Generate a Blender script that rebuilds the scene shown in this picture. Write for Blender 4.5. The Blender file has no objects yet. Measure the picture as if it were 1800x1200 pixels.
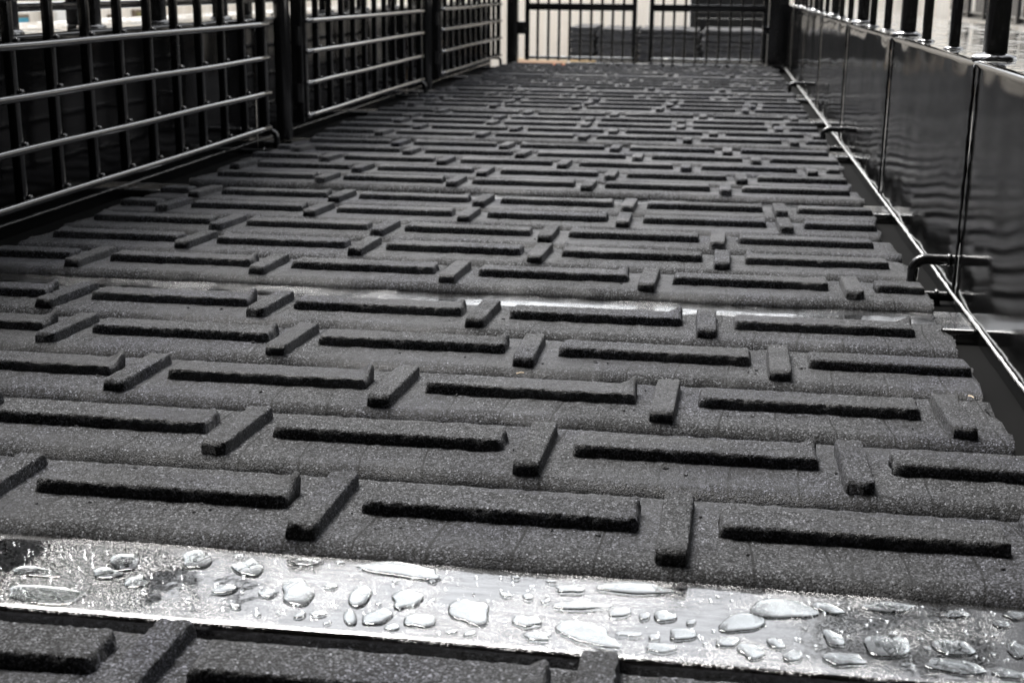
import bpy, bmesh, math, random
from mathutils import Vector, Matrix, noise
random.seed(11)
S = 0.5                      # one build unit = camera height above the deck = 0.5 m
scene = bpy.context.scene
COL = scene.collection
R = math.radians

# ------------------------------------------------------------------ camera
PITCH, YAW, ROLL, FPX = R(15.06437), R(8.56581), R(0.53532), 2338.03
cp, sp, cy_, sy_ = math.cos(PITCH), math.sin(PITCH), math.cos(YAW), math.sin(YAW)
fw = Vector((-sy_*cp, cy_*cp, -sp)); rt = Vector((cy_, sy_, 0)); up = rt.cross(fw)
r2 = math.cos(ROLL)*rt + math.sin(ROLL)*up
u2 = -math.sin(ROLL)*rt + math.cos(ROLL)*up
cam_d = bpy.data.cameras.new('camera'); cam = bpy.data.objects.new('camera', cam_d); COL.objects.link(cam)
m = Matrix((r2, u2, -fw)).transposed().to_4x4(); m.translation = Vector((0, 0, 1*S)); cam.matrix_world = m
cam_d.sensor_width = 36; cam_d.lens = FPX/1800*36
cam_d.clip_start = 0.02; cam_d.clip_end = 2000
cam_d.dof.use_dof = True; cam_d.dof.focus_distance = 1.55; cam_d.dof.aperture_fstop = 11
scene.camera = cam

# ------------------------------------------------------------------ sky, sun, exposure
SUN_AZ, SUN_EL = R(-38), R(57)          # azimuth clockwise from +Y
w = bpy.data.worlds.new('World'); scene.world = w; w.use_nodes = True
nt = w.node_tree; nt.nodes.clear()
sky = nt.nodes.new('ShaderNodeTexSky'); sky.sky_type = 'NISHITA'; sky.sun_disc = False
sky.sun_elevation = SUN_EL; sky.sun_rotation = SUN_AZ; sky.air_density = 1.0; sky.dust_density = 1.0
hs = nt.nodes.new('ShaderNodeHueSaturation'); hs.inputs['Saturation'].default_value = 0.12
bg = nt.nodes.new('ShaderNodeBackground'); bg.inputs['Strength'].default_value = 0.15
wo = nt.nodes.new('ShaderNodeOutputWorld')
nt.links.new(sky.outputs[0], hs.inputs['Color']); nt.links.new(hs.outputs[0], bg.inputs[0]); nt.links.new(bg.outputs[0], wo.inputs[0])
sl = bpy.data.lights.new('sun', 'SUN'); sl.energy = 2.6; sl.angle = R(24); sl.color = (1, 0.97, 0.93)
so = bpy.data.objects.new('sun', sl); COL.objects.link(so)
sd = Vector((math.sin(SUN_AZ)*math.cos(SUN_EL), math.cos(SUN_AZ)*math.cos(SUN_EL), math.sin(SUN_EL)))
so.rotation_euler = sd.to_track_quat('Z', 'Y').to_euler(); so.location = (0, 0, 6)
scene.view_settings.view_transform = 'Standard'; scene.view_settings.look = 'None'
scene.view_settings.exposure = 1.72; scene.view_settings.gamma = 1

# ------------------------------------------------------------------ materials
class NT:
    def __init__(s, name):
        s.m = bpy.data.materials.new(name); s.m.use_nodes = True; s.t = s.m.node_tree
        s.b = s.t.nodes['Principled BSDF']; s.out = s.t.nodes['Material Output']
    def n(s, typ, **kw):
        x = s.t.nodes.new(typ)
        for k, v in kw.items():
            if k in ('operation', 'feature', 'blend_type', 'data_type', 'noise_dimensions', 'distance', 'wave_type', 'bands_direction', 'interpolation_type'): setattr(x, k, v)
            else:
                x.inputs[k.replace('_', ' ')].default_value = v
        return x
    def l(s, a, b): s.t.links.new(a, b)
    def math(s, op, a, b=None, c=None, clamp=False):
        x = s.t.nodes.new('ShaderNodeMath'); x.operation = op; x.use_clamp = clamp
        for i, v in enumerate((a, b, c)):
            if v is None: continue
            if isinstance(v, (int, float)): x.inputs[i].default_value = v
            else: s.l(v, x.inputs[i])
        return x.outputs[0]
    def ramp(s, fac, stops):
        x = s.t.nodes.new('ShaderNodeValToRGB'); e = x.color_ramp.elements
        while len(e) < len(stops): e.new(0.5)
        for el, (p, c) in zip(e, stops):
            el.position = p; el.color = (c, c, c, 1) if isinstance(c, (int, float)) else (*c, 1)
        s.l(fac, x.inputs[0]); return x.outputs[0]
    def coords(s, rnd=True):
        tc = s.t.nodes.new('ShaderNodeTexCoord')
        if not rnd: return tc.outputs['Object']
        oi = s.t.nodes.new('ShaderNodeObjectInfo')
        mul = s.math('MULTIPLY', oi.outputs['Random'], 41.0)
        v = s.t.nodes.new('ShaderNodeVectorMath'); v.operation = 'ADD'
        s.l(tc.outputs['Object'], v.inputs[0]); s.l(mul, v.inputs[1]); return v.outputs[0]
    def noise(s, co, scale, detail=3, rough=0.55):
        x = s.n('ShaderNodeTexNoise', Scale=scale, Detail=detail, Roughness=rough); s.l(co, x.inputs['Vector']); return x.outputs['Fac']
    def voro(s, co, scale, feature='F1'):
        x = s.n('ShaderNodeTexVoronoi', feature=feature, Scale=scale); s.l(co, x.inputs['Vector']); return x
    def bump(s, h, strength, dist, normal=None):
        x = s.n('ShaderNodeBump', Strength=strength, Distance=dist); s.l(h, x.inputs['Height'])
        if normal is not None: s.l(normal, x.inputs['Normal'])
        return x.outputs[0]

def mat_rubber(name, lines):
    t = NT(name); co = t.coords()
    v = t.voro(co, 620); sep = t.n('ShaderNodeSeparateColor'); t.l(v.outputs['Color'], sep.inputs[0])
    grain = t.ramp(sep.outputs[0], [(0, .0015), (.36, .009), (.66, .048), (.88, .095), (.97, .15), (1, .26)])
    v2 = t.voro(co, 900); sep2 = t.n('ShaderNodeSeparateColor'); t.l(v2.outputs['Color'], sep2.inputs[0])
    fine = t.ramp(sep2.outputs[1], [(0, .4), (.6, 1.0), (1, 1.8)])
    patch = t.ramp(t.noise(co, 7, 5, .6), [(.25, .72), (.5, 1.0), (.75, 1.3)])
    k = t.math('MULTIPLY', t.math('MULTIPLY', grain, fine), patch)
    height = t.math('ADD', t.math('MULTIPLY', v.outputs['Distance'], -.5), t.math('MULTIPLY', t.noise(co, 700, 2, .7), 1.6))
    height = t.math('ADD', height, t.math('MULTIPLY', t.noise(co, 170, 2), .25))
    if lines:
        sx = t.n('ShaderNodeSeparateXYZ'); t.l(co, sx.inputs[0])
        wob = t.math('MULTIPLY', t.noise(co, 2.2, 1), .10)
        f = t.math('FRACT', t.math('MULTIPLY', t.math('ADD', sx.outputs[0], wob), 15.5))
        d = t.math('ABSOLUTE', t.math('SUBTRACT', f, .5))
        line = t.math('LESS_THAN', d, .017)
        line = t.math('MULTIPLY', line, t.math('GREATER_THAN', t.noise(co, 9, 2), .42))
        rv = t.voro(co, 19); rs = t.n('ShaderNodeSeparateColor'); t.l(rv.outputs['Color'], rs.inputs[0])
        ring = t.math('LESS_THAN', t.math('ABSOLUTE', t.math('SUBTRACT', rv.outputs['Distance'], .095)), .026)
        ring = t.math('MULTIPLY', ring, t.math('GREATER_THAN', rs.outputs[0], .5))
        pit = t.math('MULTIPLY', t.math('LESS_THAN', rv.outputs['Distance'], .06), t.math('GREATER_THAN', rs.outputs[1], .86))
        mark = t.math('MAXIMUM', t.math('MAXIMUM', line, t.math('MULTIPLY', ring, .75)), pit)
        k = t.math('MULTIPLY', k, t.math('SUBTRACT', 1.0, t.math('MULTIPLY', mark, .85)))
        height = t.math('SUBTRACT', height, t.math('MULTIPLY', mark, 1.6))
    cc = t.n('ShaderNodeCombineColor')
    dust = t.ramp(t.noise(co, 3.3, 3), [(.45, 1.0), (.75, 1.16)])
    t.l(k, cc.inputs[0]); t.l(t.math('MULTIPLY', k, 1.02), cc.inputs[1]); t.l(t.math('MULTIPLY', t.math('MULTIPLY', k, 1.09), dust), cc.inputs[2])
    wet = t.ramp(t.noise(co, 4.2, 4, .6), [(.46, 0.0), (.60, 1.0)])
    mx = t.n('ShaderNodeMix', data_type='RGBA', blend_type='MULTIPLY'); t.l(wet, mx.inputs[0])
    t.l(cc.outputs[0], mx.inputs[6]); mx.inputs[7].default_value = (.62, .62, .64, 1)
    t.l(mx.outputs[2], t.b.inputs['Base Color'])
    t.l(t.math('SUBTRACT', .66, t.math('MULTIPLY', wet, .24)), t.b.inputs['Roughness'])
    t.l(t.math('ADD', .24, t.math('MULTIPLY', wet, .22)), t.b.inputs['Specular IOR Level'])
    t.l(t.bump(height, 1.0, .0022), t.b.inputs['Normal'])
    return t.m

def mat_black(name, col=.012, rough=.09, orange=0.0, coat=0.6, spec=.5):
    t = NT(name); co = t.coords()
    t.b.inputs['Base Color'].default_value = (col, col, col*1.02, 1)
    rr = t.ramp(t.noise(co, 9, 5, .6), [(.3, rough*.7), (.7, rough*1.9)])
    t.l(rr, t.b.inputs['Roughness'])
    t.b.inputs['Specular IOR Level'].default_value = spec; t.b.inputs['Coat Weight'].default_value = coat; t.b.inputs['Coat Roughness'].default_value = .05
    h = t.noise(co, 500, 2)
    if orange: h = t.math('ADD', t.math('MULTIPLY', h, .3), t.noise(co, 60, 2))
    t.l(t.bump(h, .12, .0006), t.b.inputs['Normal'])
    return t.m

def mat_wet_plate(name):
    t = NT(name); co = t.coords()
    t.b.inputs['Base Color'].default_value = (.02, .02, .021, 1); t.b.inputs['Roughness'].default_value = .05
    t.b.inputs['Coat Weight'].default_value = 1; t.b.inputs['Coat IOR'].default_value = 1.6; t.b.inputs['Coat Roughness'].default_value = .02
    t.b.inputs['Specular IOR Level'].default_value = 1.0
    h = t.ramp(t.noise(co, 22, 3), [(.42, 0.0), (.52, 1.0)])
    t.l(t.bump(h, .35, .002), t.b.inputs['Normal']); t.l(t.bump(h, .35, .002), t.b.inputs['Coat Normal'])
    return t.m

def mat_steel(name):
    t = NT(name); co = t.coords(False)
    t.b.inputs['Metallic'].default_value = 1.0
    sc = t.n('ShaderNodeMapping'); sc.inputs['Scale'].default_value = (1, 5, 1); t.l(co, sc.inputs[0])
    streak = t.noise(sc.outputs[0], 26, 5, .65)
    blot = t.noise(co, 9, 4, .6)
    base = t.ramp(streak, [(.2, .13), (.5, .215), (.8, .27)])
    t.l(base, t.b.inputs['Base Color'])
    fine = t.noise(co, 380, 3, .7)
    mask = t.ramp(blot, [(.42, 0.0), (.60, 1.0)])
    ro = t.math('ADD', t.math('MULTIPLY', mask, .16), t.math('MULTIPLY', streak, .10))
    t.l(ro, t.b.inputs['Roughness'])
    dots = t.math('MULTIPLY', t.ramp(fine, [(.52, 0.0), (.60, 1.0)]), t.math('ADD', t.math('MULTIPLY', mask, .8), .12))
    h = t.math('ADD', t.math('MULTIPLY', dots, .5), t.math('MULTIPLY', t.noise(co, 35, 2), .7))
    t.l(t.bump(h, .5, .0010), t.b.inputs['Normal'])
    return t.m

def mat_rail(name):
    t = NT(name); co = t.coords()
    t.b.inputs['Base Color'].default_value = (.01, .01, .01, 1); t.b.inputs['Roughness'].default_value = .22
    t.b.inputs['Specular IOR Level'].default_value = 1.0
    t.b.inputs['Coat Weight'].default_value = 1; t.b.inputs['Coat IOR'].default_value = 1.62; t.b.inputs['Coat Roughness'].default_value = .09
    t.l(t.bump(t.noise(co, 90, 3), .15, .0008), t.b.inputs['Coat Normal'])
    return t.m

def mat_top(name):
    t = NT(name); co = t.coords()
    t.b.inputs['Base Color'].default_value = (.5, .5, .49, 1); t.b.inputs['Metallic'].default_value = 1.0
    h = t.ramp(t.noise(co, 24, 3), [(.40, 0.0), (.50, 1.0)])
    t.l(t.ramp(h, [(0, .28), (1, .06)]), t.b.inputs['Roughness'])
    t.l(t.bump(h, .4, .002), t.b.inputs['Normal'])
    return t.m

def mat_water(name):
    t = NT(name)
    t.b.inputs['Base Color'].default_value = (.96, .98, .98, 1); t.b.inputs['Roughness'].default_value = 0.0
    t.b.inputs['IOR'].default_value = 1.33; t.b.inputs['Specular IOR Level'].default_value = .22; t.b.inputs['Transmission Weight'].default_value = 1.0
    return t.m

def mat_bead(name):
    t = NT(name); co = t.coords(False)
    t.b.inputs['Base Color'].default_value = (.8, .8, .79, 1); t.b.inputs['Metallic'].default_value = .8; t.b.inputs['Roughness'].default_value = .28
    t.l(t.bump(t.noise(co, 130, 3), .6, .003), t.b.inputs['Normal'])
    return t.m

def mat_plain(name, col, rough=.6, var=.15, scale=6, bump=0, metallic=0, bscale=60, spec=.5):
    t = NT(name); co = t.coords()
    n_ = t.ramp(t.noise(co, scale, 5, .6), [(.25, 1-var), (.75, 1+var)])
    mx = t.n('ShaderNodeMix', data_type='RGBA', blend_type='MULTIPLY'); mx.inputs['Factor'].default_value = 1
    mx.inputs['A'].default_value = (*col, 1) if False else mx.inputs['A'].default_value
    mx.inputs[6].default_value = (*col, 1); t.l(n_, mx.inputs[7]); t.l(mx.outputs[2], t.b.inputs['Base Color'])
    t.b.inputs['Roughness'].default_value = rough; t.b.inputs['Metallic'].default_value = metallic; t.b.inputs['Specular IOR Level'].default_value = spec
    if bump: t.l(t.bump(t.noise(co, bscale, 4), bump, .004), t.b.inputs['Normal'])
    return t.m

M = dict(
    plank=mat_rubber('rubber_plank_crumb', True), rib=mat_rubber('rubber_rib_crumb', False),
    paint=mat_black('black_gloss_paint'), panel=mat_black('black_panel_paint', .004, .04, 0, 0, .20),
    bar=mat_black('black_rail_paint', .008, .16, 1, .3), sheet=mat_black('black_sheet_paint', .016, .3, 0, .2),
    wet=mat_wet_plate('wet_black_plate'), steel=mat_steel('wet_galvanised_steel'), water=mat_water('clear_water'),
    rail=mat_rail('wet_black_rail_paint'), topsteel=mat_top('wet_galvanised_top'),
    bead=mat_bead('weld_bead_metal'),
    cream=mat_plain('cream_cladding', (.94, .88, .79), .55, .08, 1.2), white=mat_plain('white_board', (.8, .8, .77), .5, .04),
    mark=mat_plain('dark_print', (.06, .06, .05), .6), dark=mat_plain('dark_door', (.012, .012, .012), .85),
    blue=mat_plain('blue_glass', (.05, .28, .40), .15, .3, 3), olive=mat_plain('olive_glass', (.16, .15, .05), .2, .4, 3),
    brown=mat_plain('brown_frame', (.16, .12, .08), .5), wood=mat_plain('pale_timber', (.62, .42, .20), .7, .2, 12),
    orange=mat_plain('orange_paint', (.80, .20, .06), .5, .1), pale=mat_plain('pale_sawn_timber', (.78, .62, .44), .7, .1, 14),
    mat=mat_rubber('rubber_mat_crumb', False), ground=mat_plain('yard_concrete', (.30, .29, .27), .55, .2, 1.5, .4),
    shade_cladding=mat_plain('shade_shed_cladding', (.05, .047, .043), .7),  # dark cladding of the added, unseen shelter behind the camera
    deck=mat_plain('black_deck_paint', (.006, .006, .006), .7, spec=.02),
    roof=mat_plain('grey_roof', (.22, .22, .22), .5),
)

# ------------------------------------------------------------------ helpers
WLOC = {}
def mesh_obj(name, verts, faces, mat, parent=None, origin=(0, 0, 0), smooth=35):
    """verts in build units, world frame; origin = the object's own origin in the same frame"""
    o = Vector(origin)
    me = bpy.data.meshes.new(name)
    me.from_pydata([((v[0]-o.x)*S, (v[1]-o.y)*S, (v[2]-o.z)*S) for v in verts], [], faces)
    me.materials.append(M[mat])
    if smooth:
        me.polygons.foreach_set('use_smooth', [True]*len(me.polygons))
        if smooth < 180: me.set_sharp_from_angle(angle=R(smooth))
    me.update()
    ob = bpy.data.objects.new(name, me); COL.objects.link(ob)
    place(ob, o, parent); return ob
def place(ob, o, parent):
    o = Vector(o)
    if parent is not None:
        ob.parent = parent; ob.location = (o - WLOC[parent.name])*S
    else: ob.location = o*S
    WLOC[ob.name] = o
def inst(name, me, loc, parent, rotz=0):
    ob = bpy.data.objects.new(name, me); COL.objects.link(ob); place(ob, loc, parent); ob.rotation_euler.z = rotz
    return ob
def tag(o, label, cat, group=None, kind=None):
    if label: o['label'] = label
    if cat: o['category'] = cat
    if group: o['group'] = group
    if kind: o['kind'] = kind
    return o
def thing(name, label, cat, loc, group=None):
    o = bpy.data.objects.new(name, None); COL.objects.link(o); o.empty_display_size = .05
    place(o, loc, None); return tag(o, label, cat, group)

class MB:
    def __init__(s): s.v = []; s.f = []
    def add(s, v, f):
        b = len(s.v); s.v += [tuple(p) for p in v]; s.f += [tuple(i+b for i in q) for q in f]; return s
    def box(s, x0, x1, y0, y1, z0, z1, c=0.0):
        if c <= 0:
            v = [(x, y, z) for z in (z0, z1) for y in (y0, y1) for x in (x0, x1)]
            return s.add(v, [(0, 2, 3, 1), (4, 5, 7, 6), (0, 1, 5, 4), (2, 6, 7, 3), (0, 4, 6, 2), (1, 3, 7, 5)])
        c = min(c, (x1-x0)*.45, (y1-y0)*.45, (z1-z0)*.45)
        bm = bmesh.new(); bmesh.ops.create_cube(bm, size=1)
        for p in bm.verts: p.co = Vector((x0+(p.co.x+.5)*(x1-x0), y0+(p.co.y+.5)*(y1-y0), z0+(p.co.z+.5)*(z1-z0)))
        bmesh.ops.bevel(bm, geom=bm.edges[:], offset=c, segments=2, profile=.5, affect='EDGES')
        bm.verts.index_update()
        s.add([p.co[:] for p in bm.verts], [[q.index for q in f.verts] for f in bm.faces]); bm.free(); return s
    def tube(s, path, r, n=10, caps=True):
        P = [Vector(p) for p in path]; L = len(P)
        T = [(P[min(i+1, L-1)]-P[max(i-1, 0)]).normalized() for i in range(L)]
        a = Vector((0, 0, 1)) if abs(T[0].z) < .9 else Vector((1, 0, 0))
        N = T[0].cross(a).normalized(); v = []; f = []
        for i in range(L):
            N = (N - T[i]*N.dot(T[i])).normalized(); B = T[i].cross(N)
            rr = r[i] if isinstance(r, (list, tuple)) else r
            for k in range(n):
                t = 2*math.pi*k/n; v.append(P[i]+N*(rr*math.cos(t))+B*(rr*math.sin(t)))
        for i in range(L-1):
            for k in range(n): f.append((i*n+k, i*n+(k+1) % n, (i+1)*n+(k+1) % n, (i+1)*n+k))
        if caps: f.append(tuple(range(n-1, -1, -1))); f.append(tuple((L-1)*n+k for k in range(n)))
        return s.add(v, f)
    def ball(s, c, rx, ry, rz, nu=10, nv=6):
        v = [(c[0], c[1], c[2]-rz)]; f = []
        for j in range(1, nv):
            ph = -math.pi/2+math.pi*j/nv
            for i in range(nu):
                th = 2*math.pi*i/nu; v.append((c[0]+rx*math.cos(ph)*math.cos(th), c[1]+ry*math.cos(ph)*math.sin(th), c[2]+rz*math.sin(ph)))
        v.append((c[0], c[1], c[2]+rz)); top = len(v)-1
        for i in range(nu):
            f.append((0, 1+(i+1) % nu, 1+i)); f.append((top, top-nu+i, top-nu+(i+1) % nu))
            for j in range(nv-2):
                a = 1+j*nu+i; b = 1+j*nu+(i+1) % nu; f.append((a, b, b+nu, a+nu))
        return s.add(v, f)
    def build(s, name, mat, parent=None, origin=(0, 0, 0), smooth=35):
        return mesh_obj(name, s.v, s.f, mat, parent, origin, smooth)

# ------------------------------------------------------------------ layout numbers (build units)
XL, XR = -2.65, 0.70            # plank ends
WXL, WXR = -2.92, 0.82          # wall faces
PITCH_Y, BAY, Y0 = 0.392, 2.1493, 2.135
WT = 0.77                       # wall top
GZ = -0.97                      # yard level
END = 17.35

# ------------------------------------------------------------------ ground
g = mesh_obj('ground', [(-600, -600, GZ), (600, -600, GZ), (600, 900, GZ), (-600, 900, GZ)], [(0, 1, 2, 3)], 'ground', smooth=0)
tag(g, None, None, kind='structure')

# ------------------------------------------------------------------ the deck floor
fb = MB(); fb.box(WXL-.02, WXR+.02, -.4, END, -.12, -.052)
floor = fb.build('floor', 'deck', smooth=0); tag(floor, 'black steel trailer deck carrying rubber planks and steel strips', None, kind='structure')

def rib_mesh(name, L, W, H, res, horn=0, seed=0, along='x', rough=.0026, worn=0):
    """moulded rubber bar: rounded loaf, crumbly surface; horn +1/-1 lifts the flash at that end"""
    n = max(8, int(L/res)); prof = []
    pr = [(-.565, -.25), (-.54, .35), (-.515, .80), (-.485, .965), (-.43, 1.0), (-.2, .99), (0, 1.0), (.2, .99), (.43, 1.0), (.485, .965), (.515, .80), (.54, .35), (.565, -.25)]
    if res < .012:
        q = []
        for a, b in zip(pr, pr[1:]):
            q += [a, ((a[0]+b[0])/2, (a[1]+b[1])/2)]
        pr = q+[pr[-1]]
    ts = [0, .0025, .006, .011, .020]+[.020+(L-.040)*i/n for i in range(1, n)]+[L-.020, L-.011, L-.006, L-.0025, L]
    v = []; off = Vector((seed*7.3, seed*3.1, 0))
    rc = random.Random(seed*17+3)
    bites = [(rc.uniform(-L/2, L/2), rc.choice((-.5, -.5, .5))*W, rc.uniform(.004, .009), rc.uniform(.001, .0035)) for _ in range(7)]
    for t in ts:
        e = min(t, L-t)
        zs = 0 if e < .001 else (.62 if e < .004 else (.90 if e < .008 else (.98 if e < .015 else 1)))
        ys = .88+.12*min(1, e/.020)**.6
        x = t-L/2
        if e < .001: zs = -.03
        lift = 0
        if horn:
            d = (L/2-x) if horn > 0 else (x+L/2)
            lift = (.25, .7, .4, .1)[seed % 4]*math.exp(-(max(d-.010, 0)/.014)**1.2) if worn < .5 else .22*math.exp(-(max(d-.01, 0)/.06))
        for (a, b) in pr:
            y = a*W*ys; z = b*H*zs
            if horn and b > .5: z += lift*H*(max(0, .1+a*2.0) if worn < .5 else (.5+a*.6))*zs
            p = Vector((x, y, z)); q = p*30+off
            d = noise.noise(q)*rough*.45 + noise.noise(q*2.9)*rough*.35 + ((noise.noise(q*6.5)*.7+noise.noise(q*13)*.6)*rough if res < .012 else 0)
            nrm = Vector((0, a, max(b-.35, .0)*1.1)).normalized() if (abs(a) > .01 or b > .4) else Vector((0, 0, 1))
            if b > .3 and res < .012:
                for bx_, by_, br_, bd_ in bites:
                    dd2 = ((x-bx_)**2+(y-by_)**2)/br_**2
                    if dd2 < 4: d -= bd_*math.exp(-dd2)
            if b < .6: d *= .35
            if b < 0: d = 0
            p += nrm*d
            if b > 0: p.x += noise.noise(q*1.7+Vector((9, 9, 9)))*rough*(2.0 if e < .03 else .3)
            v.append(p)
    np_ = len(pr); f = []
    for i in range(len(ts)-1):
        for k in range(np_-1): f.append((i*np_+k, (i+1)*np_+k, (i+1)*np_+k+1, i*np_+k+1))
    f.append(tuple(range(np_))); f.append(tuple((len(ts)-1)*np_+k for k in range(np_-1, -1, -1)))
    if along == 'y': v = [Vector((-p.y, p.x, p.z)) for p in v]
    me = bpy.data.meshes.new(name); me.from_pydata([tuple(p*S) for p in v], [], f); me.materials.append(M['rib'])
    me.polygons.foreach_set('use_smooth', [True]*len(me.polygons)); me.update(); return me

def plank_mesh(name, W, res, seed):
    """one rubber plank: round nose towards the camera, top falling slightly to the back; origin at nose, left end"""
    L = XR-XL; n = int(L/res)
    pr = [(.002, -.05)]+[(.040-.040*math.cos(a), -.03+.0505*math.sin(a)) for a in [math.pi/2*i/11 for i in range(12)]]
    k = max(4, int((W-.056)/res))
    pr += [(.040+(W-.056)*i/k, .0205-.0145*i/k) for i in range(1, k+1)]
    pr += [(W-.012, .002), (W-.009, -.012), (W-.009, -.05)]
    v = []; off = Vector((seed*5.7, seed*2.3, seed))
    for i in range(n+1):
        x = L*i/n
        for (y, z) in pr:
            q = Vector((x, y, 0))*22+off
            d = noise.noise(q)*.0026+noise.noise(q*2.7)*.0018+(noise.noise(q*6.5)*.0014 if res < .02 else 0)
            wob = noise.noise(Vector((x*2.1, seed*3.3, 0)))*.006 + noise.noise(Vector((x*14, seed*9, 0)))*.002
            xx = x
            if i == 0 or i == n: xx += noise.noise(Vector((y*9, seed*4, i)))*.030+noise.noise(Vector((y*40, seed*4, i)))*.010
            yy = y + (wob if y < .06 else 0)
            v.append((xx, yy, z+(d if z > -.02 else 0)))
    np_ = len(pr); f = []
    for i in range(n):
        for j in range(np_-1): f.append((i*np_+j, (i+1)*np_+j, (i+1)*np_+j+1, i*np_+j+1))
    f.append(tuple(range(np_))); f.append(tuple(n*np_+j for j in range(np_-1, -1, -1)))
    me = bpy.data.meshes.new(name); me.from_pydata([(a*S, b*S, c*S) for a, b, c in v], [], f); me.materials.append(M['plank'])
    me.polygons.foreach_set('use_smooth', [True]*len(me.polygons)); me.update(); return me

LR, WR_, HR = .522, .098, .029
LC, WC, HC = .312, .056, .031
ribs_hi = {h: [rib_mesh('long_rib', LR+random.uniform(-.012, .012), WR_, HR, .008, h, s+(20 if h < 0 else 0), worn=0) for s in range(4)] for h in (1, -1)}
ribs_lo = {h: [rib_mesh('long_rib', LR, WR_, HR, .03, h, s+40, worn=s % 2) for s in range(3)] for h in (1, -1)}
cl_hi = [rib_mesh('cross_cleat', LC+random.uniform(-.01, .01), WC, HC, .008, 0, 60+s, 'y') for s in range(4)]
cl_lo = [rib_mesh('cross_cleat', LC, WC, HC, .03, 0, 80+s, 'y') for s in range(2)]
pl_hi = [plank_mesh('rubber_plank', PITCH_Y-.002, .011, s) for s in range(3)]
pl_lo = [plank_mesh('rubber_plank', PITCH_Y-.002, .03, 10+s) for s in range(3)]
rib_short = {}
def short_rib(L):
    k = round(L, 2)
    if k not in rib_short: rib_short[k] = rib_mesh('long_rib', k, WR_, HR, .012, 0, 120+len(rib_short))
    return rib_short[k]

# cleat phase (x of one cleat) and which end of the ribs carries the lifted flash, row by row as seen in the photograph
ROWS = [(-.039, 1), (-.354, 1), (-.090, 1), (-.478, 1), (0, 1), (-.201, 1), (.046, -1), (.029, -1), (-.370, 1), (-.374, 1),
        (-.615, 1), (-.533, -1), (-.827, -1), (-.441, -1), (-.60, -1), (-.853, 1), (-.69, -1), (-.918, -1), (-.926, -1), (-.775, 1),
        (-1.129, 1), (-1.063, -1), (-1.042, 1), (-1.344, -1), (-1.135, -1), (-1.307, 1), (-1.626, 1), (-1.834, -1), (-1.533, 1), (-1.819, -1),
        (-1.2, 1), (-1.45, -1), (-1.0, 1), (-1.6, 1), (-1.3, -1)]
PX = .675
def lay_plank(yf, phase, horn, near, zoff=0.0, idx=0, sh=0.0):
    me = (pl_hi if near else pl_lo)[idx % 3]
    dx = random.uniform(-.012, .018)
    p = inst('rubber_plank', me, (XL+dx, yf, zoff), floor)
    zr = lambda f: zoff + .0205-.0145*max(0, (f-.04))/(PITCH_Y-.056) - .002
    x = phase
    while x > XL+dx-.1: x -= PX
    x += PX
    x0 = x
    xs = []
    while x < XR+dx+.4: xs.append(x); x += PX
    for xc in xs:
        if XL+dx+.05 < xc < XR+dx-.035:
            c = inst('cross_cleat', random.choice(cl_hi if near else cl_lo), (xc, yf+.188+sh, zr(.188+sh)-.001), p)
            c.rotation_euler = (math.atan(-.0145/.336), 0, R(random.uniform(-1.2, 1.2)))
    for xc in [xs[0]-PX]+xs:
        a, b = xc+.080, xc+.080+LR
        a2, b2 = max(a, XL+dx+.01), min(b, XR+dx-.006)
        if b2-a2 < .07: continue
        full = (b2-a2) > LR-.02
        me2 = random.choice((ribs_hi if near else ribs_lo)[horn]) if full else short_rib(b2-a2)
        r_ = inst('long_rib', me2, ((a2+b2)/2, yf+.226+sh, zr(.226+sh)), p)
        r_.rotation_euler = (math.atan(-.0145/.336), 0, R(random.uniform(-.5, .5)))
for i, (ph, hn) in enumerate(ROWS):
    yf = Y0+(i % 5)*PITCH_Y+(i//5)*BAY
    if yf+PITCH_Y > END: break
    lay_plank(yf, ph, hn, i < 7, 0, i)
lay_plank(1.835-PITCH_Y, -.134, 1, True, -.012, 1, .05)      # nearest row, in front of the foreground strip
lay_plank(1.835-2*PITCH_Y, -.40, 1, True, -.012, 2)

# steel strips between the bays
def strip(y0, y1, z, res, wide=False):
    n = int((WXR-WXL)/res); v = []; f = []
    pr = [(y0, z-.045), (y0, z-.012), (y0+.003, z-.004), (y0+.009, z-.0005), (y0+.02, z)]+[(y0+.02+(y1-y0-.02)*k/8, z) for k in range(1, 9)]+[(y1, z-.045)]
    for i in range(n+1):
        x = WXL+(WXR-WXL)*i/n
        for (y, zz) in pr:
            d = noise.noise(Vector((x*3.1, y*3.1, 3)))*.0022+noise.noise(Vector((x*9, y*9, 7)))*.0005
            v.append((x, y, zz+d))
    k = len(pr)
    for i in range(n):
        for j in range(k-1): f.append((i*k+j, (i+1)*k+j, (i+1)*k+j+1, i*k+j+1))
    return mesh_obj('steel_strip', v, f, 'steel', floor, (WXL, y0, z), smooth=40)
SZ = -.002
strip(1.858, Y0+.03, SZ, .02, True)['label'] = 'wide wet galvanised steel strip covered in raindrops in the foreground'
for b in range(1, 7):
    yb = Y0+b*BAY
    strip(yb-(BAY-5*PITCH_Y)-.005, yb+.03, -.008, .05)

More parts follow.
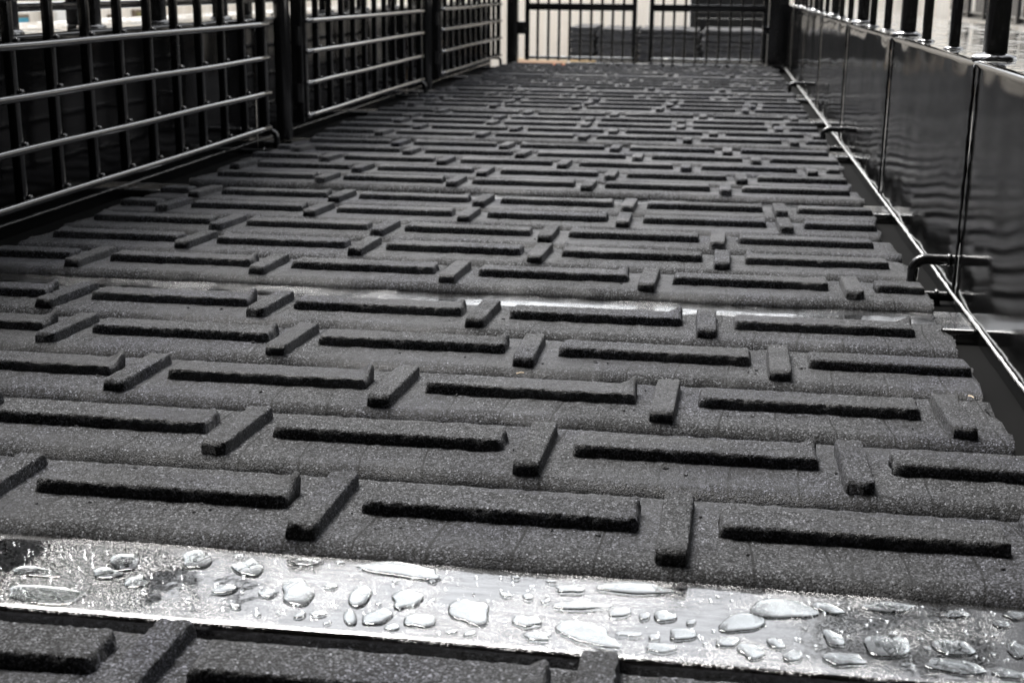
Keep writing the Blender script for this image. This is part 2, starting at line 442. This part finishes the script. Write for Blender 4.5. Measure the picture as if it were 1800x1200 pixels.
# ------------------------------------------------------------------ side walls
def side_wall(name, X, side, seams, label):
    """side=+1: right wall (face towards -x), -1: left wall"""
    t = thing(name, label, 'wall', (X, 8, 0))
    bead_pts = []
    for a, b in zip(seams, seams[1:]):
        ny, nz = max(6, int((b-a)/.05)), 14; v = []; f = []
        sd_ = random.uniform(0, 50)
        for i in range(ny+1):
            u = i/ny; y = a+.004+(b-a-.008)*u
            for j in range(nz+1):
                z = -.06+(WT-.022+.06)*j/nz
                e = min(1, min(u, 1-u)/.10)
                wv = noise.noise(Vector((y*1.7, z*2.3, sd_)))*.0060+noise.noise(Vector((y*4.6, z*3.4, sd_+5)))*.0044
                pull = -.006*math.exp(-(min(u, 1-u)*(b-a)/.10)**2)
                v.append((X+side*(wv*e*.8-pull*1.0+.0), y, z))
            # rolled top edge
            for q in range(1, 6):
                an = math.pi/2*q/5
                v.append((X+side*(.022-.022*math.cos(an)), y, WT-.022+.022*math.sin(an)))
        k = nz+6
        for i in range(ny):
            for j in range(k-1):
                q = (i*k+j, (i+1)*k+j, (i+1)*k+j+1, i*k+j+1)
                f.append(q if side < 0 else q[::-1])
        mesh_obj('wall_panel', v, f, 'panel', t, (X, (a+b)/2, 0), smooth=180)
    for y in seams[1:-1]:                     # vertical weld seams
        pts = [(X-side*(.002+.003*noise.noise(Vector((z*30, y, 1)))), y+.004*noise.noise(Vector((z*9, y, 4))), z) for z in [i*.02 for i in range(0, 39)]]
        rr = [.0050+.0025*noise.noise(Vector((p[2]*25, y, 2))) for p in pts]
        MB().tube(pts, rr, 8).build('seam_weld', 'paint', t, (X, y, 0), 180)
    n = 1000; ya, yb = seams[0], seams[-1]     # bead where the wall meets the deck
    pts = []; rr = []
    for i in range(n+1):
        y = ya+(yb-ya)*i/n
        pts.append((X-side*(.006+.004*noise.noise(Vector((y*2.3, 1, 1)))+.002*noise.noise(Vector((y*15, 2, 1)))), y, .004+.002*noise.noise(Vector((y*8, 7, 1)))))
        rr.append(.0054+.003*noise.noise(Vector((y*17, 5, side)))+.0022*noise.noise(Vector((y*55, 5, side))))
    MB().tube(pts, rr, 8).build('base_weld', 'bead' if side > 0 else 'paint', t, (X, ya, 0), 180)
    xa, xb = sorted((X+side*.02, X+side*.80))
    # wet top plate with a slight roll down outside
    tp = MB(); ny = 60; v = []; f = []
    xs = [xa+(xb-xa)*k/8 for k in range(9)]
    for i in range(ny+1):
        y = ya+(yb-ya)*i/ny
        for x in xs: v.append((x, y, WT+.0005+noise.noise(Vector((x*2, y*2, 9)))*.003*(0 if abs(x-X) < .03 else 1)))
    for i in range(ny):
        for j in range(8): f.append((i*9+j, i*9+j+1, (i+1)*9+j+1, (i+1)*9+j))
    tp.add(v, f).build('top_plate', 'topsteel', t, (X, 8, WT), 180)
    MB().box(xb-.02 if side > 0 else xa, xb if side > 0 else xa+.02, ya, yb, -.6, WT-.006).build('outer_skin', 'paint', t, (X, 8, 0), 0)
    return t
side_wall('side_wall', WXR, 1, [-.38, 2.30, 4.56, 6.80, 9.16, 11.5, 13.85, 16.2, END], 'glossy black steel side wall with bright weld line along its base, right of the deck')
side_wall('side_wall', WXL, -1, [-.38, 3.9, 8.30, 12.55, END], 'black steel side wall behind the barred gates, left of the deck')

# ------------------------------------------------------------------ railing standing on the right wall
rf = thing('railing', 'black post and bar railing welded on top of the right side wall', 'railing', (WXR+.09, 8, WT))
def weld_blob(parent, x, y, z, r):
    b = MB().ball((x, y, z), r*1.3, r*1.3, r*.38, 12, 6)
    b.v = [(p[0]+noise.noise(Vector(p)*40)*r*.3, p[1]+noise.noise(Vector(p)*40+Vector((5, 0, 0)))*r*.3, p[2]) for p in b.v]
    return b.build('weld', 'wet', parent, (x, y, z), 180)
yy = .3
k = 0
for yp in [2.52+2.17*i for i in range(-1, 7)]:
    if yp < END-.1:
        p = MB().box(.866, .936, yp-.038, yp+.038, WT, 2.3, .012).build('post', 'bar', rf, (.9, yp, WT)); weld_blob(p, .90, yp, WT+.003, .062)
    for q in (1, 2):
        yb = yp+2.17*q/3
        if yb > END-.1: continue
        b_ = MB().box(.868, .906, yb-.019, yb+.019, WT, 2.2, .006).build('bar', 'bar', rf, (.887, yb, WT)); weld_blob(b_, .887, yb, WT+.002, .032)
for z in (1.25, 1.75, 2.27): MB().tube([(.887, .2, z), (.887, END, z)], .026, 12).build('rail', 'bar', rf, (.887, 8, z))
# outer cladding on both sides: black sheets above an open slot
lc = thing('railing', 'black box beam and sheeting on posts above the left side wall', 'railing', (-3.2, 8, WT))
for i, yp in enumerate([1.2, 2.3, 3.35, 4.45, 5.50, 6.30, 7.10, 8.05, 9.2, 10.3, 11.4, 12.5, 13.6, 14.7, 15.8, 16.9]):
    p = MB().box(-3.085, -3.005, yp-.038, yp+.038, WT, 2.95, .01).build('post', 'bar', lc, (-3.04, yp, WT)); weld_blob(p, -3.045, yp, WT+.003, .055)
MB().box(-3.36, -3.28, .2, END, .845, .888, .01).build('box_beam', 'bar', lc, (-3.32, 8, .86))
MB().box(-3.10, -3.02, .2, END, 2.95, 3.01, .01).build('rail', 'bar', lc, (-3.06, 8, 2.3))
y = .2
while y < END-.2:
    MB().box(-3.345, -3.33, y+.01, min(y+1.9, END), .95, 2.9).build('sheet', 'sheet', lc, (-3.337, y+1, 1), 0); y += 1.92
for yp in (1.5, 4.1, 6.7, 9.3, 11.9, 14.5): MB().box(-3.36, -3.29, yp-.04, yp+.04, WT, 2.95, .01).build('post', 'bar', lc, (-3.33, yp, WT))

# ------------------------------------------------------------------ barred gates along the left wall
wm = MB().ball((0, 0, 0), .013, .017, .013, 8, 5).build('weld', 'bar', None, (0, 0, 0), 180); weld_me = wm.data; bpy.data.objects.remove(wm)
GX = -2.645
def left_gate(ya, yb, label):
    t = thing('barred_gate', label, 'gate', (GX, ya, .13), 'barred gates along the left wall')
    nb = 12; sp_ = (yb-ya)/(nb-1)
    ys = [ya+sp_*i for i in range(nb)]
    for i, y in enumerate(ys):
        wd = .026 if i in (0, nb-1) else .019
        MB().box(GX-.055, GX-.055+2*wd, y-wd, y+wd, .135, 1.72, .006).build('stile' if i in (0, nb-1) else 'bar', 'bar', t, (GX, y, .13))
    for z in (.148, .355, .558, .752, .935, 1.2, 1.46, 1.72):
        pts = [(GX+.006*noise.noise(Vector((y*.8, z*5, ya))), y, z+.004*noise.noise(Vector((y*1.1, z*9, ya)))) for y in [ya-.02+(yb-ya+.04)*i/24 for i in range(25)]]
        rl = MB().tube(pts, .0160, 12).build('rail', 'rail', t, (GX, ya, z), 180)
        if z < .8:
            for y in ys[1:-1]: inst('weld', weld_me, (GX-.012, y+.022, z+.018), rl)
    hp = MB().tube([(GX-.13, ya-.11, 0.0), (GX-.13, ya-.11, 1.75)], .052, 16).build('hinge_pipe', 'paint', t, (GX-.13, ya-.11, 0), 60)
    for z in (.30, .66, 1.4):
        MB().tube([(GX-.05, ya-.055, z-.06), (GX-.05, ya-.055, z+.06)], .034, 12).build('knuckle', 'bar', hp, (GX-.05, ya-.055, z), 60)
    MB().box(GX-.09, GX-.015, ya-.06, ya-.026, .10, 1.74, .008).build('hinge_plate', 'bar', t, (GX-.05, ya-.04, .1))
left_gate(4.20, 7.72, 'nearest black barred gate on the left, running out of the picture')
left_gate(8.52, 11.98, 'middle black barred gate on the left wall, between two hinge pipes')
left_gate(12.86, 16.40, 'farthest black barred gate on the left wall, beside the deck end')

# unseen open-fronted shelter, added behind the camera to shade the near faces
sh = thing('shade_shed', 'unseen dark open-fronted shelter added behind the viewpoint to shade the deck', 'shade_shed', (-1, -6, GZ))
MB().box(-15, 14, -14, 3.6, 9.0, 9.2).build('roof', 'shade_cladding', sh, (-1, -6, 9), 0)
MB().box(-15, 14, -14.2, -14, GZ, 9.0).build('back_wall', 'shade_cladding', sh, (-1, -14, GZ), 0)
for x in (-15.2, 14): MB().box(x, x+.2, -14, 1.5, GZ, 9.2).build('side_wall', 'shade_cladding', sh, (x, -6, GZ), 0)
for x in (-12.5, -7.5, 7.5, 12.5): MB().box(x-.15, x+.15, 1.0, 1.3, GZ, 9.0, .02).build('post', 'shade_cladding', sh, (x, 1.1, GZ))
# ------------------------------------------------------------------ bent rod tie loops
def tie_loop(x_wall, x_out, y, label, foot=True):
    s = 1 if x_out < x_wall else -1
    t = thing('tie_loop', label, 'tie loop', (x_wall, y, 0), 'bent rod loops welded to the walls')
    zt, zb, r, c = .104, -.016, .0185, .042
    pts = [(x_wall+s*.004, y, zt)]
    pts += [(x_out+s*(c-c*math.sin(a)), y, zt-c+c*math.cos(a)) for a in [math.pi/2*i/7 for i in range(8)]]
    pts += [(x_out, y, zb-.026)]
    MB().tube(pts, r, 14).build('rod', 'bar', t, (x_wall, y, 0), 60)
    MB().tube([(x_out-s*.018, y-.002, zb-.006), (x_wall+s*.004, y-.002, zb-.006)], r*.92, 14).build('lower_rod', 'bar', t, (x_wall, y, 0), 60)
    MB().ball((x_out-s*.022, y-.004, zb-.004), .021, .021, .021, 14, 8).build('ball_end', 'bead', t, (x_out, y, 0), 180)
    for xx, zz in ((x_wall-s*.014, zt), (x_out+s*.085, zb-.004)):
        MB().tube([(xx-s*.008, y, zz), (xx, y, zz), (xx+s*.008, y, zz)], [r*1.02, r*1.22, r*1.02], 14).build('weld', 'bar', t, (xx, y, zz), 180)
    if foot: MB().tube([(x_out+s*.085, y, zb-.01), (x_out+s*.087, y-.004, -.062)], .013, 10).build('foot', 'bar', t, (x_out, y, 0), 60)
tie_loop(WXR, .690, 4.62, 'large bent black rod loop at the wall base beside the second steel strip')
tie_loop(WXR, .690, 8.90, 'bent black rod loop at mid-length of the right wall base')
tie_loop(WXR, .675, 13.1, 'small far bent black rod loop near the end of the right wall base')
tie_loop(WXL, -2.68, 7.95, 'bent rod loop at the latch end of the nearest left gate')
tie_loop(WXL, -2.68, 12.25, 'bent rod loop at the latch end of the middle left gate')
tie_loop(WXL, -2.68, 16.62, 'bent rod loop at the latch end of the farthest left gate')

# ------------------------------------------------------------------ deck end: sill, posts and two gate leaves
s_ = thing('deck_sill', 'dark steel sill across the far end of the deck below the end gates', 'sill', (-.5, 17.2, -.1))
MB().box(-1.88, .80, 17.16, 17.30, -.10, .035, .01).build('beam', 'paint', s_, (-.5, 17.2, 0))
for x in (-1.0, -.45, .45): MB().box(x-.05, x+.05, 17.12, 17.16, -.04, .03, .006).build('bracket', 'bar', s_, (x, 17.14, 0))
EY = 17.6
gp = thing('gate_post', 'tall black post at the far left corner of the deck', 'post', (-2.68, EY, GZ))
MB().box(-2.75, -2.61, EY-.07, EY+.07, GZ, 2.4, .012).build('post', 'bar', gp, (-2.68, EY, GZ))
MB().box(-2.62, -2.50, EY-.05, EY+.02, .36, .52, .01).build('hinge_block', 'bar', gp, (-2.56, EY, .4))
gp = thing('gate_post', 'wide black post at the far right corner of the deck', 'post', (.72, EY, GZ))
MB().box(.60, .84, EY-.07, EY+.07, GZ, 2.4, .012).build('post', 'bar', gp, (.72, EY, GZ))
MB().box(.52, .62, EY-.05, EY+.02, .40, .50, .01).build('hinge_block', 'bar', gp, (.56, EY, .4))
def end_leaf(x0, x1, nb, label):
    t = thing('barred_gate', label, 'gate', (x0, EY, .02), 'end gates across the deck')
    MB().box(x0, x1, EY-.025, EY+.025, .045, .085, .01).build('bottom_rail', 'topsteel', t, (x0, EY, .05))
    MB().box(x0, x1, EY-.03, EY-.012, .665, .755, .006).build('flat_rail', 'bar', t, (x0, EY, .7))
    MB().box(x0, x1, EY-.025, EY+.025, 1.68, 1.73, .01).build('top_rail', 'bar', t, (x0, EY, 1.7))
    for i in range(nb):
        x = x0+(x1-x0)*i/(nb-1); e = .030 if i in (0, nb-1) else .0165
        MB().box(x-e, x+e, EY-.011, EY+.011+e*.6, .03, 1.70, .005).build('stile' if i in (0, nb-1) else 'bar', 'bar', t, (x, EY, .05))
end_leaf(-2.49, -1.10, 11, 'left leaf of the black barred end gate, pale wall behind it')
end_leaf(-.88, .55, 11, 'right leaf of the black barred end gate, dark doorway behind it')

# ------------------------------------------------------------------ raindrops on the foreground strip
DROPS = [(-1.002,2.055,.05,.079),(-1.013,2.005,.053,.044),(-1.135,1.99,.087,.043),(-1.077,1.909,.159,.06),(-.948,1.982,.038,.053),(-.882,2.088,.06,.069),(-.778,2.07,.054,.068),(-.687,2.112,.06,.035),(-.513,2.105,.154,.058),(-.789,1.981,.036,.042),(-.758,1.978,.009,.010),(-.747,1.921,.018,.016),(-.712,1.978,.033,.031),(-.664,1.991,.062,.089),(-.614,2.022,.026,.022),(-.51,2.06,.012,.013),(-.447,2.069,.017,.016),(-.556,1.994,.04,.078),(-.475,1.996,.052,.073),(-.363,1.968,.069,.091),(-.313,2.041,.021,.017),(-.634,1.909,.018,.025),(-.606,1.92,.028,.022),(-.672,1.912,.008,.01),(-.582,1.89,.013,.013),(-.551,1.915,.023,.055),(-.508,1.924,.048,.060),(-.437,1.922,.052,.049),(-.476,1.893,.025,.021),(-.379,1.894,.02,.017),(-.349,1.893,.02,.021),(-.807,2.003,.014,.013),(-.703,1.899,.014,.014),(-.813,2.115,.02,.017),(-.626,2.118,.02,.017),(-.518,1.971,.012,.012),(-.432,1.999,.012,.009),(-.478,1.957,.007,.008),(-.308,2.110,.015,.016),(-.245,2.105,.02,.016),(-.209,2.081,.048,.033),(-.102,2.103,.126,.05),(-.276,2.039,.019,.026),(-.245,2.027,.017,.017),(-.243,2.047,.009,.011),(-.185,2.022,.084,.038),(-.118,2.008,.032,.041),(-.077,2.001,.018,.029),(-.045,2.007,.037,.043),(-.001,1.992,.016,.022),(-.266,1.951,.046,.043),(-.241,1.903,.042,.032),(-.166,1.925,.098,.074),(-.098,1.935,.04,.021),(-.058,1.93,.02,.023),(-.014,1.949,.045,.043),(-.046,1.897,.048,.033),(.022,1.923,.009,.009),(.147,2.066,.103,.081),(.222,2.081,.047,.043),(.081,2.005,.064,.077),(.058,1.935,.036,.038),(.093,1.911,.048,.045),(.133,1.943,.029,.036),(.157,1.906,.03,.038),(.224,1.976,.036,.047),(.234,1.909,.061,.045),(.323,2.103,.09,.040),(.306,1.965,.08,.073),(.407,1.976,.062,.058),(.4,1.913,.082,.052),(.431,2.095,.047,.028),(.498,2.071,.028,.029),(.528,2.108,.038,.036),(.507,1.984,.04,.048),(.367,1.966,.013,.017),(.36,1.997,.011,.012),(.479,2.029,.014,.014),(.465,1.965,.011,.011),(.33,1.905,.022,.015),(.477,1.903,.047,.032),(.319,2.006,.014,.024),(.38,2.026,.011,.01),(.442,2.115,.009,.009),(.112,2.034,.008,.008),(.035,1.97,.007,.008),(-.206,2.115,.008,.009),(-.189,1.977,.01,.01)]
BIG = {2: 'flat water puddle streaked across the dark left end of the foreground strip', 3: 'long shallow puddle along the front lip at the left end of the foreground strip',
       5: 'ragged water drop behind the dark patch left of the first cleat', 7: 'thin water drop touching the back edge left of the long drop', 8: 'long spear-shaped water drop along the back edge of the foreground strip, left of centre',
       13: 'hooked water drop with a tail, left part of the foreground strip', 19: 'ragged three-cornered water drop in the left-centre of the foreground strip',
       41: 'long flat water drop under the middle cleat along the back edge of the foreground strip', 45: 'thin curved water drop below the centre of the foreground strip', 52: 'big lobed water drop near the front lip at the centre of the foreground strip',
       58: 'biggest rounded water drop on the right half of the foreground strip', 60: 'slanted leaf-shaped water drop right of centre on the foreground strip', 66: 'striped water drop near the front lip before the dull right end',
       67: 'flat water drop at the back edge where the strip turns dull grey', 68: 'large dark reflecting water drop on the dull right end of the strip', 69: 'bean-shaped drop right of the large dark drop', 70: 'large front-lip water drop near the right end of the strip'}
def drop_geo(x, y, w, h, seed, hmax=None):
    rnd = random.Random(seed); n = 28 if w > .02 else 14; rings = 7 if w > .02 else 4
    big = w > .03
    am = [(k, rnd.uniform(-1, 1)*(.30 if big else .10)/k**.8, rnd.uniform(0, 6.28)) for k in (2, 3, 4, 5)]
    ang = rnd.uniform(-.5, .5) if big else rnd.uniform(-.3, .3)
    H = hmax or min(.0030, .042*min(w, h)+.0011)
    v = []; f = []
    prof = [(1-(j/rings)**1.0) for j in range(rings)]
    for j in range(rings):
        a = math.pi/2*j/rings; rr = math.cos(a)**.8; zz = math.sin(a)**.85
        for i in range(n):
            th = 2*math.pi*i/n
            r_ = 1+sum(A*math.cos(k*th+p) for k, A, p in am)*(1-.25*j/rings)
            px, py = math.cos(th)*r_*rr*w/2, math.sin(th)*r_*rr*h/2
            px, py = px+py*ang, py
            v.append((x+px, y+py, SZ+.0022+H*zz))
    v.append((x, y, SZ+.0022+H)); top = len(v)-1
    for j in range(rings-1):
        for i in range(n): f.append((j*n+i, j*n+(i+1) % n, (j+1)*n+(i+1) % n, (j+1)*n+i))
    for i in range(n): f.append(((rings-1)*n+i, (rings-1)*n+(i+1) % n, top))
    f.append(tuple(range(n-1, -1, -1)))
    return v, f
tiny = MB()
for i, (x, y, w_, h_) in enumerate(DROPS):
    if w_ < .0095: tiny.add(*drop_geo(x, y, w_, h_, i)); continue
    v, f = drop_geo(x, y, w_, h_, i+100, .0025 if i in (2, 3) else None)
    o = mesh_obj('water_drop', v, f, 'water', None, (x, y, SZ+.002), 60)
    end = 'the darker left end' if x < -.7 else ('the dull grey right end' if x > .28 else ('the bright left-centre' if x < -.3 else 'the bright right-centre'))
    row = 'along the front lip' if y < 1.925 else ('along the back edge' if y > 2.06 else ('just behind the middle line' if y > 1.99 else 'just before the middle line'))
    if i in BIG: tag(o, BIG[i], 'water drop', 'raindrops on the foreground strip')
    elif w_ > .027: tag(o, 'medium water drop %s, %s of foreground strip' % (row, end[4:]), 'water drop', 'raindrops on the foreground strip')
    else: tag(o, 'small water bead %s, %s of foreground strip' % (row, end[4:]), 'water drop', 'raindrops on the foreground strip')
for i in range(420):
    x = random.uniform(-1.35, .62); y = random.uniform(1.885, 2.115); w_ = random.uniform(.002, .006)
    tiny.add(*drop_geo(x, y, w_*1.2, w_, 900+i, w_*.35))
o = tiny.build('water_spray', 'water', None, (-.3, 2, SZ), 60); tag(o, 'fine spray of tiny droplets over the foreground steel strip', 'spray', kind='stuff')

# ------------------------------------------------------------------ background
def corrugated(p0, p1, z0, z1, depth, pitch, nrm):
    """vertical ribs between two points in plan; nrm = outward normal"""
    a, b = Vector(p0), Vector(p1); L = (b-a).length; d = (b-a)/L; n = int(L/pitch); v = []; f = []
    for i in range(n):
        for u, dd in ((0, 0), (.44, 0), (.54, 1), (.90, 1)):
            p = a+d*((i+u)*pitch)+Vector(nrm)*(depth*dd); v += [(p.x, p.y, z0), (p.x, p.y, z1)]
    for i in range(len(v)//2-1): f.append((2*i, 2*i+2, 2*i+3, 2*i+1))
    return v, f
BY = 32.0
b = thing('building', 'cream corrugated building beyond the end gates with a dark open doorway', 'building', (0, BY, GZ))
for (xa, xb) in ((-13.9, -.66), (1.02, 32)):
    v, f = corrugated((xa, BY), (xb, BY), GZ, 6, -.05, .30, (0, 1)); mesh_obj('wall', v, f, 'cream', b, (xa, BY, GZ), 0)
v, f = corrugated((-.66, BY), (1.02, BY), 4.4, 6, -.05, .30, (0, 1)); mesh_obj('wall', v, f, 'cream', b, (0, BY, 4.4), 0)
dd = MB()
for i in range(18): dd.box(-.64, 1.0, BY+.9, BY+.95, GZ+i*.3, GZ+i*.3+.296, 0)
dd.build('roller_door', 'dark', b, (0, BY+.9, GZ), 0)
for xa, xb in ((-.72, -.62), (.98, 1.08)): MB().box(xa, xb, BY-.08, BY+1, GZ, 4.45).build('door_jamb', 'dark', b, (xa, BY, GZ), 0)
MB().box(-14, 32, BY-.15, BY+18, 6, 6.2).build('roof', 'roof', b, (0, BY, 6), 0)
MB().box(3.4, 32, BY+1.2, BY+16, 6.2, 17.5).build('added_tall_block', 'roof', b, (3.4, BY, 6.2), 0)  # unseen grey block, added for its dull reflection in the foreground strip
b = thing('building', 'cream building with small framed windows seen over the left wall', 'building', (-14, 10, GZ))
v, f = corrugated((-14, -22), (-14, BY-.1), GZ, 5.4, .05, .34, (1, 0)); mesh_obj('wall', v, f, 'cream', b, (-14, 5, GZ), 0)
MB().box(-30, -13.8, -22, BY-.1, 5.4, 5.6).build('roof', 'roof', b, (-14, 5, 5.4), 0)
for (ya, yb, za, zb, mt) in ((25.2, 25.95, -.02, .30, 'blue'), (27.95, 28.55, -.10, .26, 'olive'), (29.7, 30.05, -.05, .22, 'olive'), (31.0, 31.6, -.05, .3, 'olive')):
    wdw = MB().box(-13.97, -13.86, ya, yb, za, zb, .02).build('window', 'brown', b, (-13.9, ya, za))
    MB().box(-13.88, -13.84, ya+.09, yb-.09, za+.07, zb-.06).build('pane', mt, wdw, (-13.86, ya, za), 0)
sb = thing('sign_board', 'white board with two dark printed marks seen over the left wall', 'sign', (-13.4, 27, GZ))
MB().box(-13.5, -13.4, 26.25, 27.75, -.5, .75, .01).build('board', 'white', sb, (-13.4, 27, 0))
for yy_ in (26.4, 27.6): MB().box(-13.5, -13.42, yy_-.04, yy_+.04, GZ, -.49).build('leg', 'brown', sb, (-13.45, yy_, GZ), 0)
def blot(y, z, ry, rz, seed):
    n = 16; v = []
    for i in range(n):
        t = 2*math.pi*i/n; q = 1+.4*noise.noise(Vector((math.cos(t)*2, math.sin(t)*2, seed))); v.append((-13.398, y+ry*q*math.cos(t), z+rz*q*math.sin(t)))
    return v, [tuple(range(n))]
for (y_, z_, a_, c_) in ((26.75, .30, .16, .045), (26.95, .22, .20, .022), (26.85, -.03, .15, .05)):
    v, f = blot(y_, z_, a_, c_, y_); mesh_obj('printed_mark', v, f, 'mark', sb, (-13.398, y_, z_), 0)
# dark trailer parked beyond the right side
tr = thing('parked_trailer', 'dark slab-sided trailer parked beyond the right railing', 'trailer', (5.2, 22, GZ))
y = 9.0
while y < 31:
    MB().box(5.0, 5.03, y+.02, y+1.15, .52, 1.75, .004).build('side_sheet', 'sheet', tr, (5, y, .5), 0)
    MB().box(4.94, 5.0, y-.05, y+.03, .40, 1.85, .01).build('side_post', 'bar', tr, (5, y, .4)); y += 1.35 if int(y) % 3 else 1.7
MB().box(5.0, 7.0, 9, 31.4, .38, .50, .01).build('chassis', 'bar', tr, (6, 20, .4))
for yy_ in (12.5, 14.3, 27.5, 29.3):
    MB().tube([(5.05, yy_, GZ+.62), (5.5, yy_, GZ+.62)], .62, 24).build('wheel', 'sheet', tr, (5.2, yy_, GZ+.6), 40)
# stacks of rubber mats on pallets
def pallet(x0, x1, y0, y1, z, label):
    t = thing('wooden_pallet', label, 'pallet', (x0, y0, z))
    for i in range(3):
        yb = y0+(y1-y0-.12)*i/2; MB().box(x0, x1, yb, yb+.12, z+.05, z+.25, .008).build('bearer', 'wood', t, (x0, yb, z))
    n = 6
    for i in range(n):
        xb = x0+(x1-x0-.16)*i/(n-1)
        MB().box(xb, xb+.16, y0, y1, z+.252, z+.302, .006).build('board', 'wood', t, (xb, y0, z)); MB().box(xb, xb+.16, y0, y1, z, z+.048, .006).build('board', 'wood', t, (xb, y0, z))
for k_, (x0, x1, nm, yo, n_pal, nmat) in enumerate(((-2.86, -2.36, 'narrow leftmost', .1, 2, 12), (-2.32, -1.60, 'second from left', 0, 1, 18), (-1.55, -.40, 'third from left', .12, 1, 18), (-.33, .84, 'rightmost', -.05, 1, 18))):
    y0 = 25.8+yo; y1 = y0+2.2
    pallet(x0, x1, y0, y1, GZ, '%swooden pallet on the ground under the %s stack of black mats' % ('lower ' if n_pal > 1 else '', nm))
    if n_pal > 1: pallet(x0+.03, x1+.02, y0+.02, y1, GZ+.305, 'upper wooden pallet under the %s stack of black mats' % nm)
    t = thing('mat_stack', '%s stack of black rubber mats behind the end gates' % nm, 'mat stack', ((x0+x1)/2, y0, GZ+.305*n_pal))
    z = GZ+.305*n_pal+.002
    for i in range(nmat):
        th = .046; j = random.uniform(-.03, .03); j2 = random.uniform(-.03, .03)
        nx = 14; v = []; f = []
        for iy, yq in enumerate((y0+j2, y0+j2+.06, y1+j2)):
            for q in range(nx+1):
                x = x0+.02+j+(x1-x0-.04)*q/nx; wv = noise.noise(Vector((x*3, i, k_)))*(.004+.0016*i)
                v += [(x, yq, z+wv*.5), (x, yq, z+th-.005+wv)]
        m2 = 2*(nx+1)
        for q in range(nx):
            a = 2*q; f += [(a, a+2, a+3, a+1), (a+1, a+3, m2+a+3, m2+a+1), (m2+a+1, m2+a+3, 2*m2+a+3, 2*m2+a+1), (2*m2+a, 2*m2+a+1, 2*m2+a+3, 2*m2+a+2)]
        f += [(0, 1, m2+1, m2), (m2, m2+1, 2*m2+1, 2*m2), (2*nx, m2+2*nx, m2+2*nx+1, 2*nx+1), (m2+2*nx, 2*m2+2*nx, 2*m2+2*nx+1, m2+2*nx+1)]
        mesh_obj('mat', v, f, 'mat', t, (x0, y0, z), 30); z += th+.001
t = thing('timber_beam', 'pale sawn timber beam lying on the ground behind the left gate leaf', 'timber', (-4.0, 30.7, GZ))
MB().box(-4.75, -3.55, 30.6, 30.85, GZ+.002, GZ+.10, .01).build('beam', 'pale', t, (-4, 30.7, GZ))
t = thing('timber_beam', 'pale timber beam with orange painted face on top of another beam', 'timber', (-4.0, 30.9, GZ+.1))
MB().box(-4.8, -3.45, 30.66, 31.1, GZ+.20, GZ+.30, .01).build('beam', 'pale', t, (-4, 30.9, GZ+.2))
MB().box(-4.8, -3.48, 30.60, 31.08, GZ+.102, GZ+.199, .006).build('painted_face', 'orange', t, (-4, 30.9, GZ+.1))

# loose crumbs and chaff on the planks
cr = MB(); rc = random.Random(5)
for i in range(170):
    yb = rc.choice([0, 0, 0, 1]); rr_ = rc.randrange(5); y = Y0+rr_*PITCH_Y+yb*BAY+rc.uniform(.08, .36); x = rc.uniform(-1.6, .6); q = rc.uniform(.002, .0045)
    fz = .0205-.0145*((y-Y0-yb*BAY-rr_*PITCH_Y)-.04)/(PITCH_Y-.056)
    cr.ball((x, y, fz+q*.5), q*rc.uniform(.8, 1.8), q*rc.uniform(.8, 1.4), q*.8, 6, 4)
o = cr.build('loose_crumbs', 'rib', None, (0, 3, 0), 0); tag(o, 'loose rubber crumbs scattered over the near planks', 'crumbs', kind='stuff')
for (x, y, a, l, nm) in ((-.475, 3.30, .6, .011, 'tiny straw sliver lying on a plank in the middle of the deck'), (.66, 3.30, 2.2, .009, 'tiny straw sliver at the ragged right end of a near plank')):
    dx, dy = math.cos(a)*l, math.sin(a)*l
    o = MB().tube([(x-dx, y-dy, .017), (x, y, .019), (x+dx, y+dy, .017)], .0013, 6).build('straw', 'pale', None, (x, y, .017), 60); tag(o, nm, 'straw')
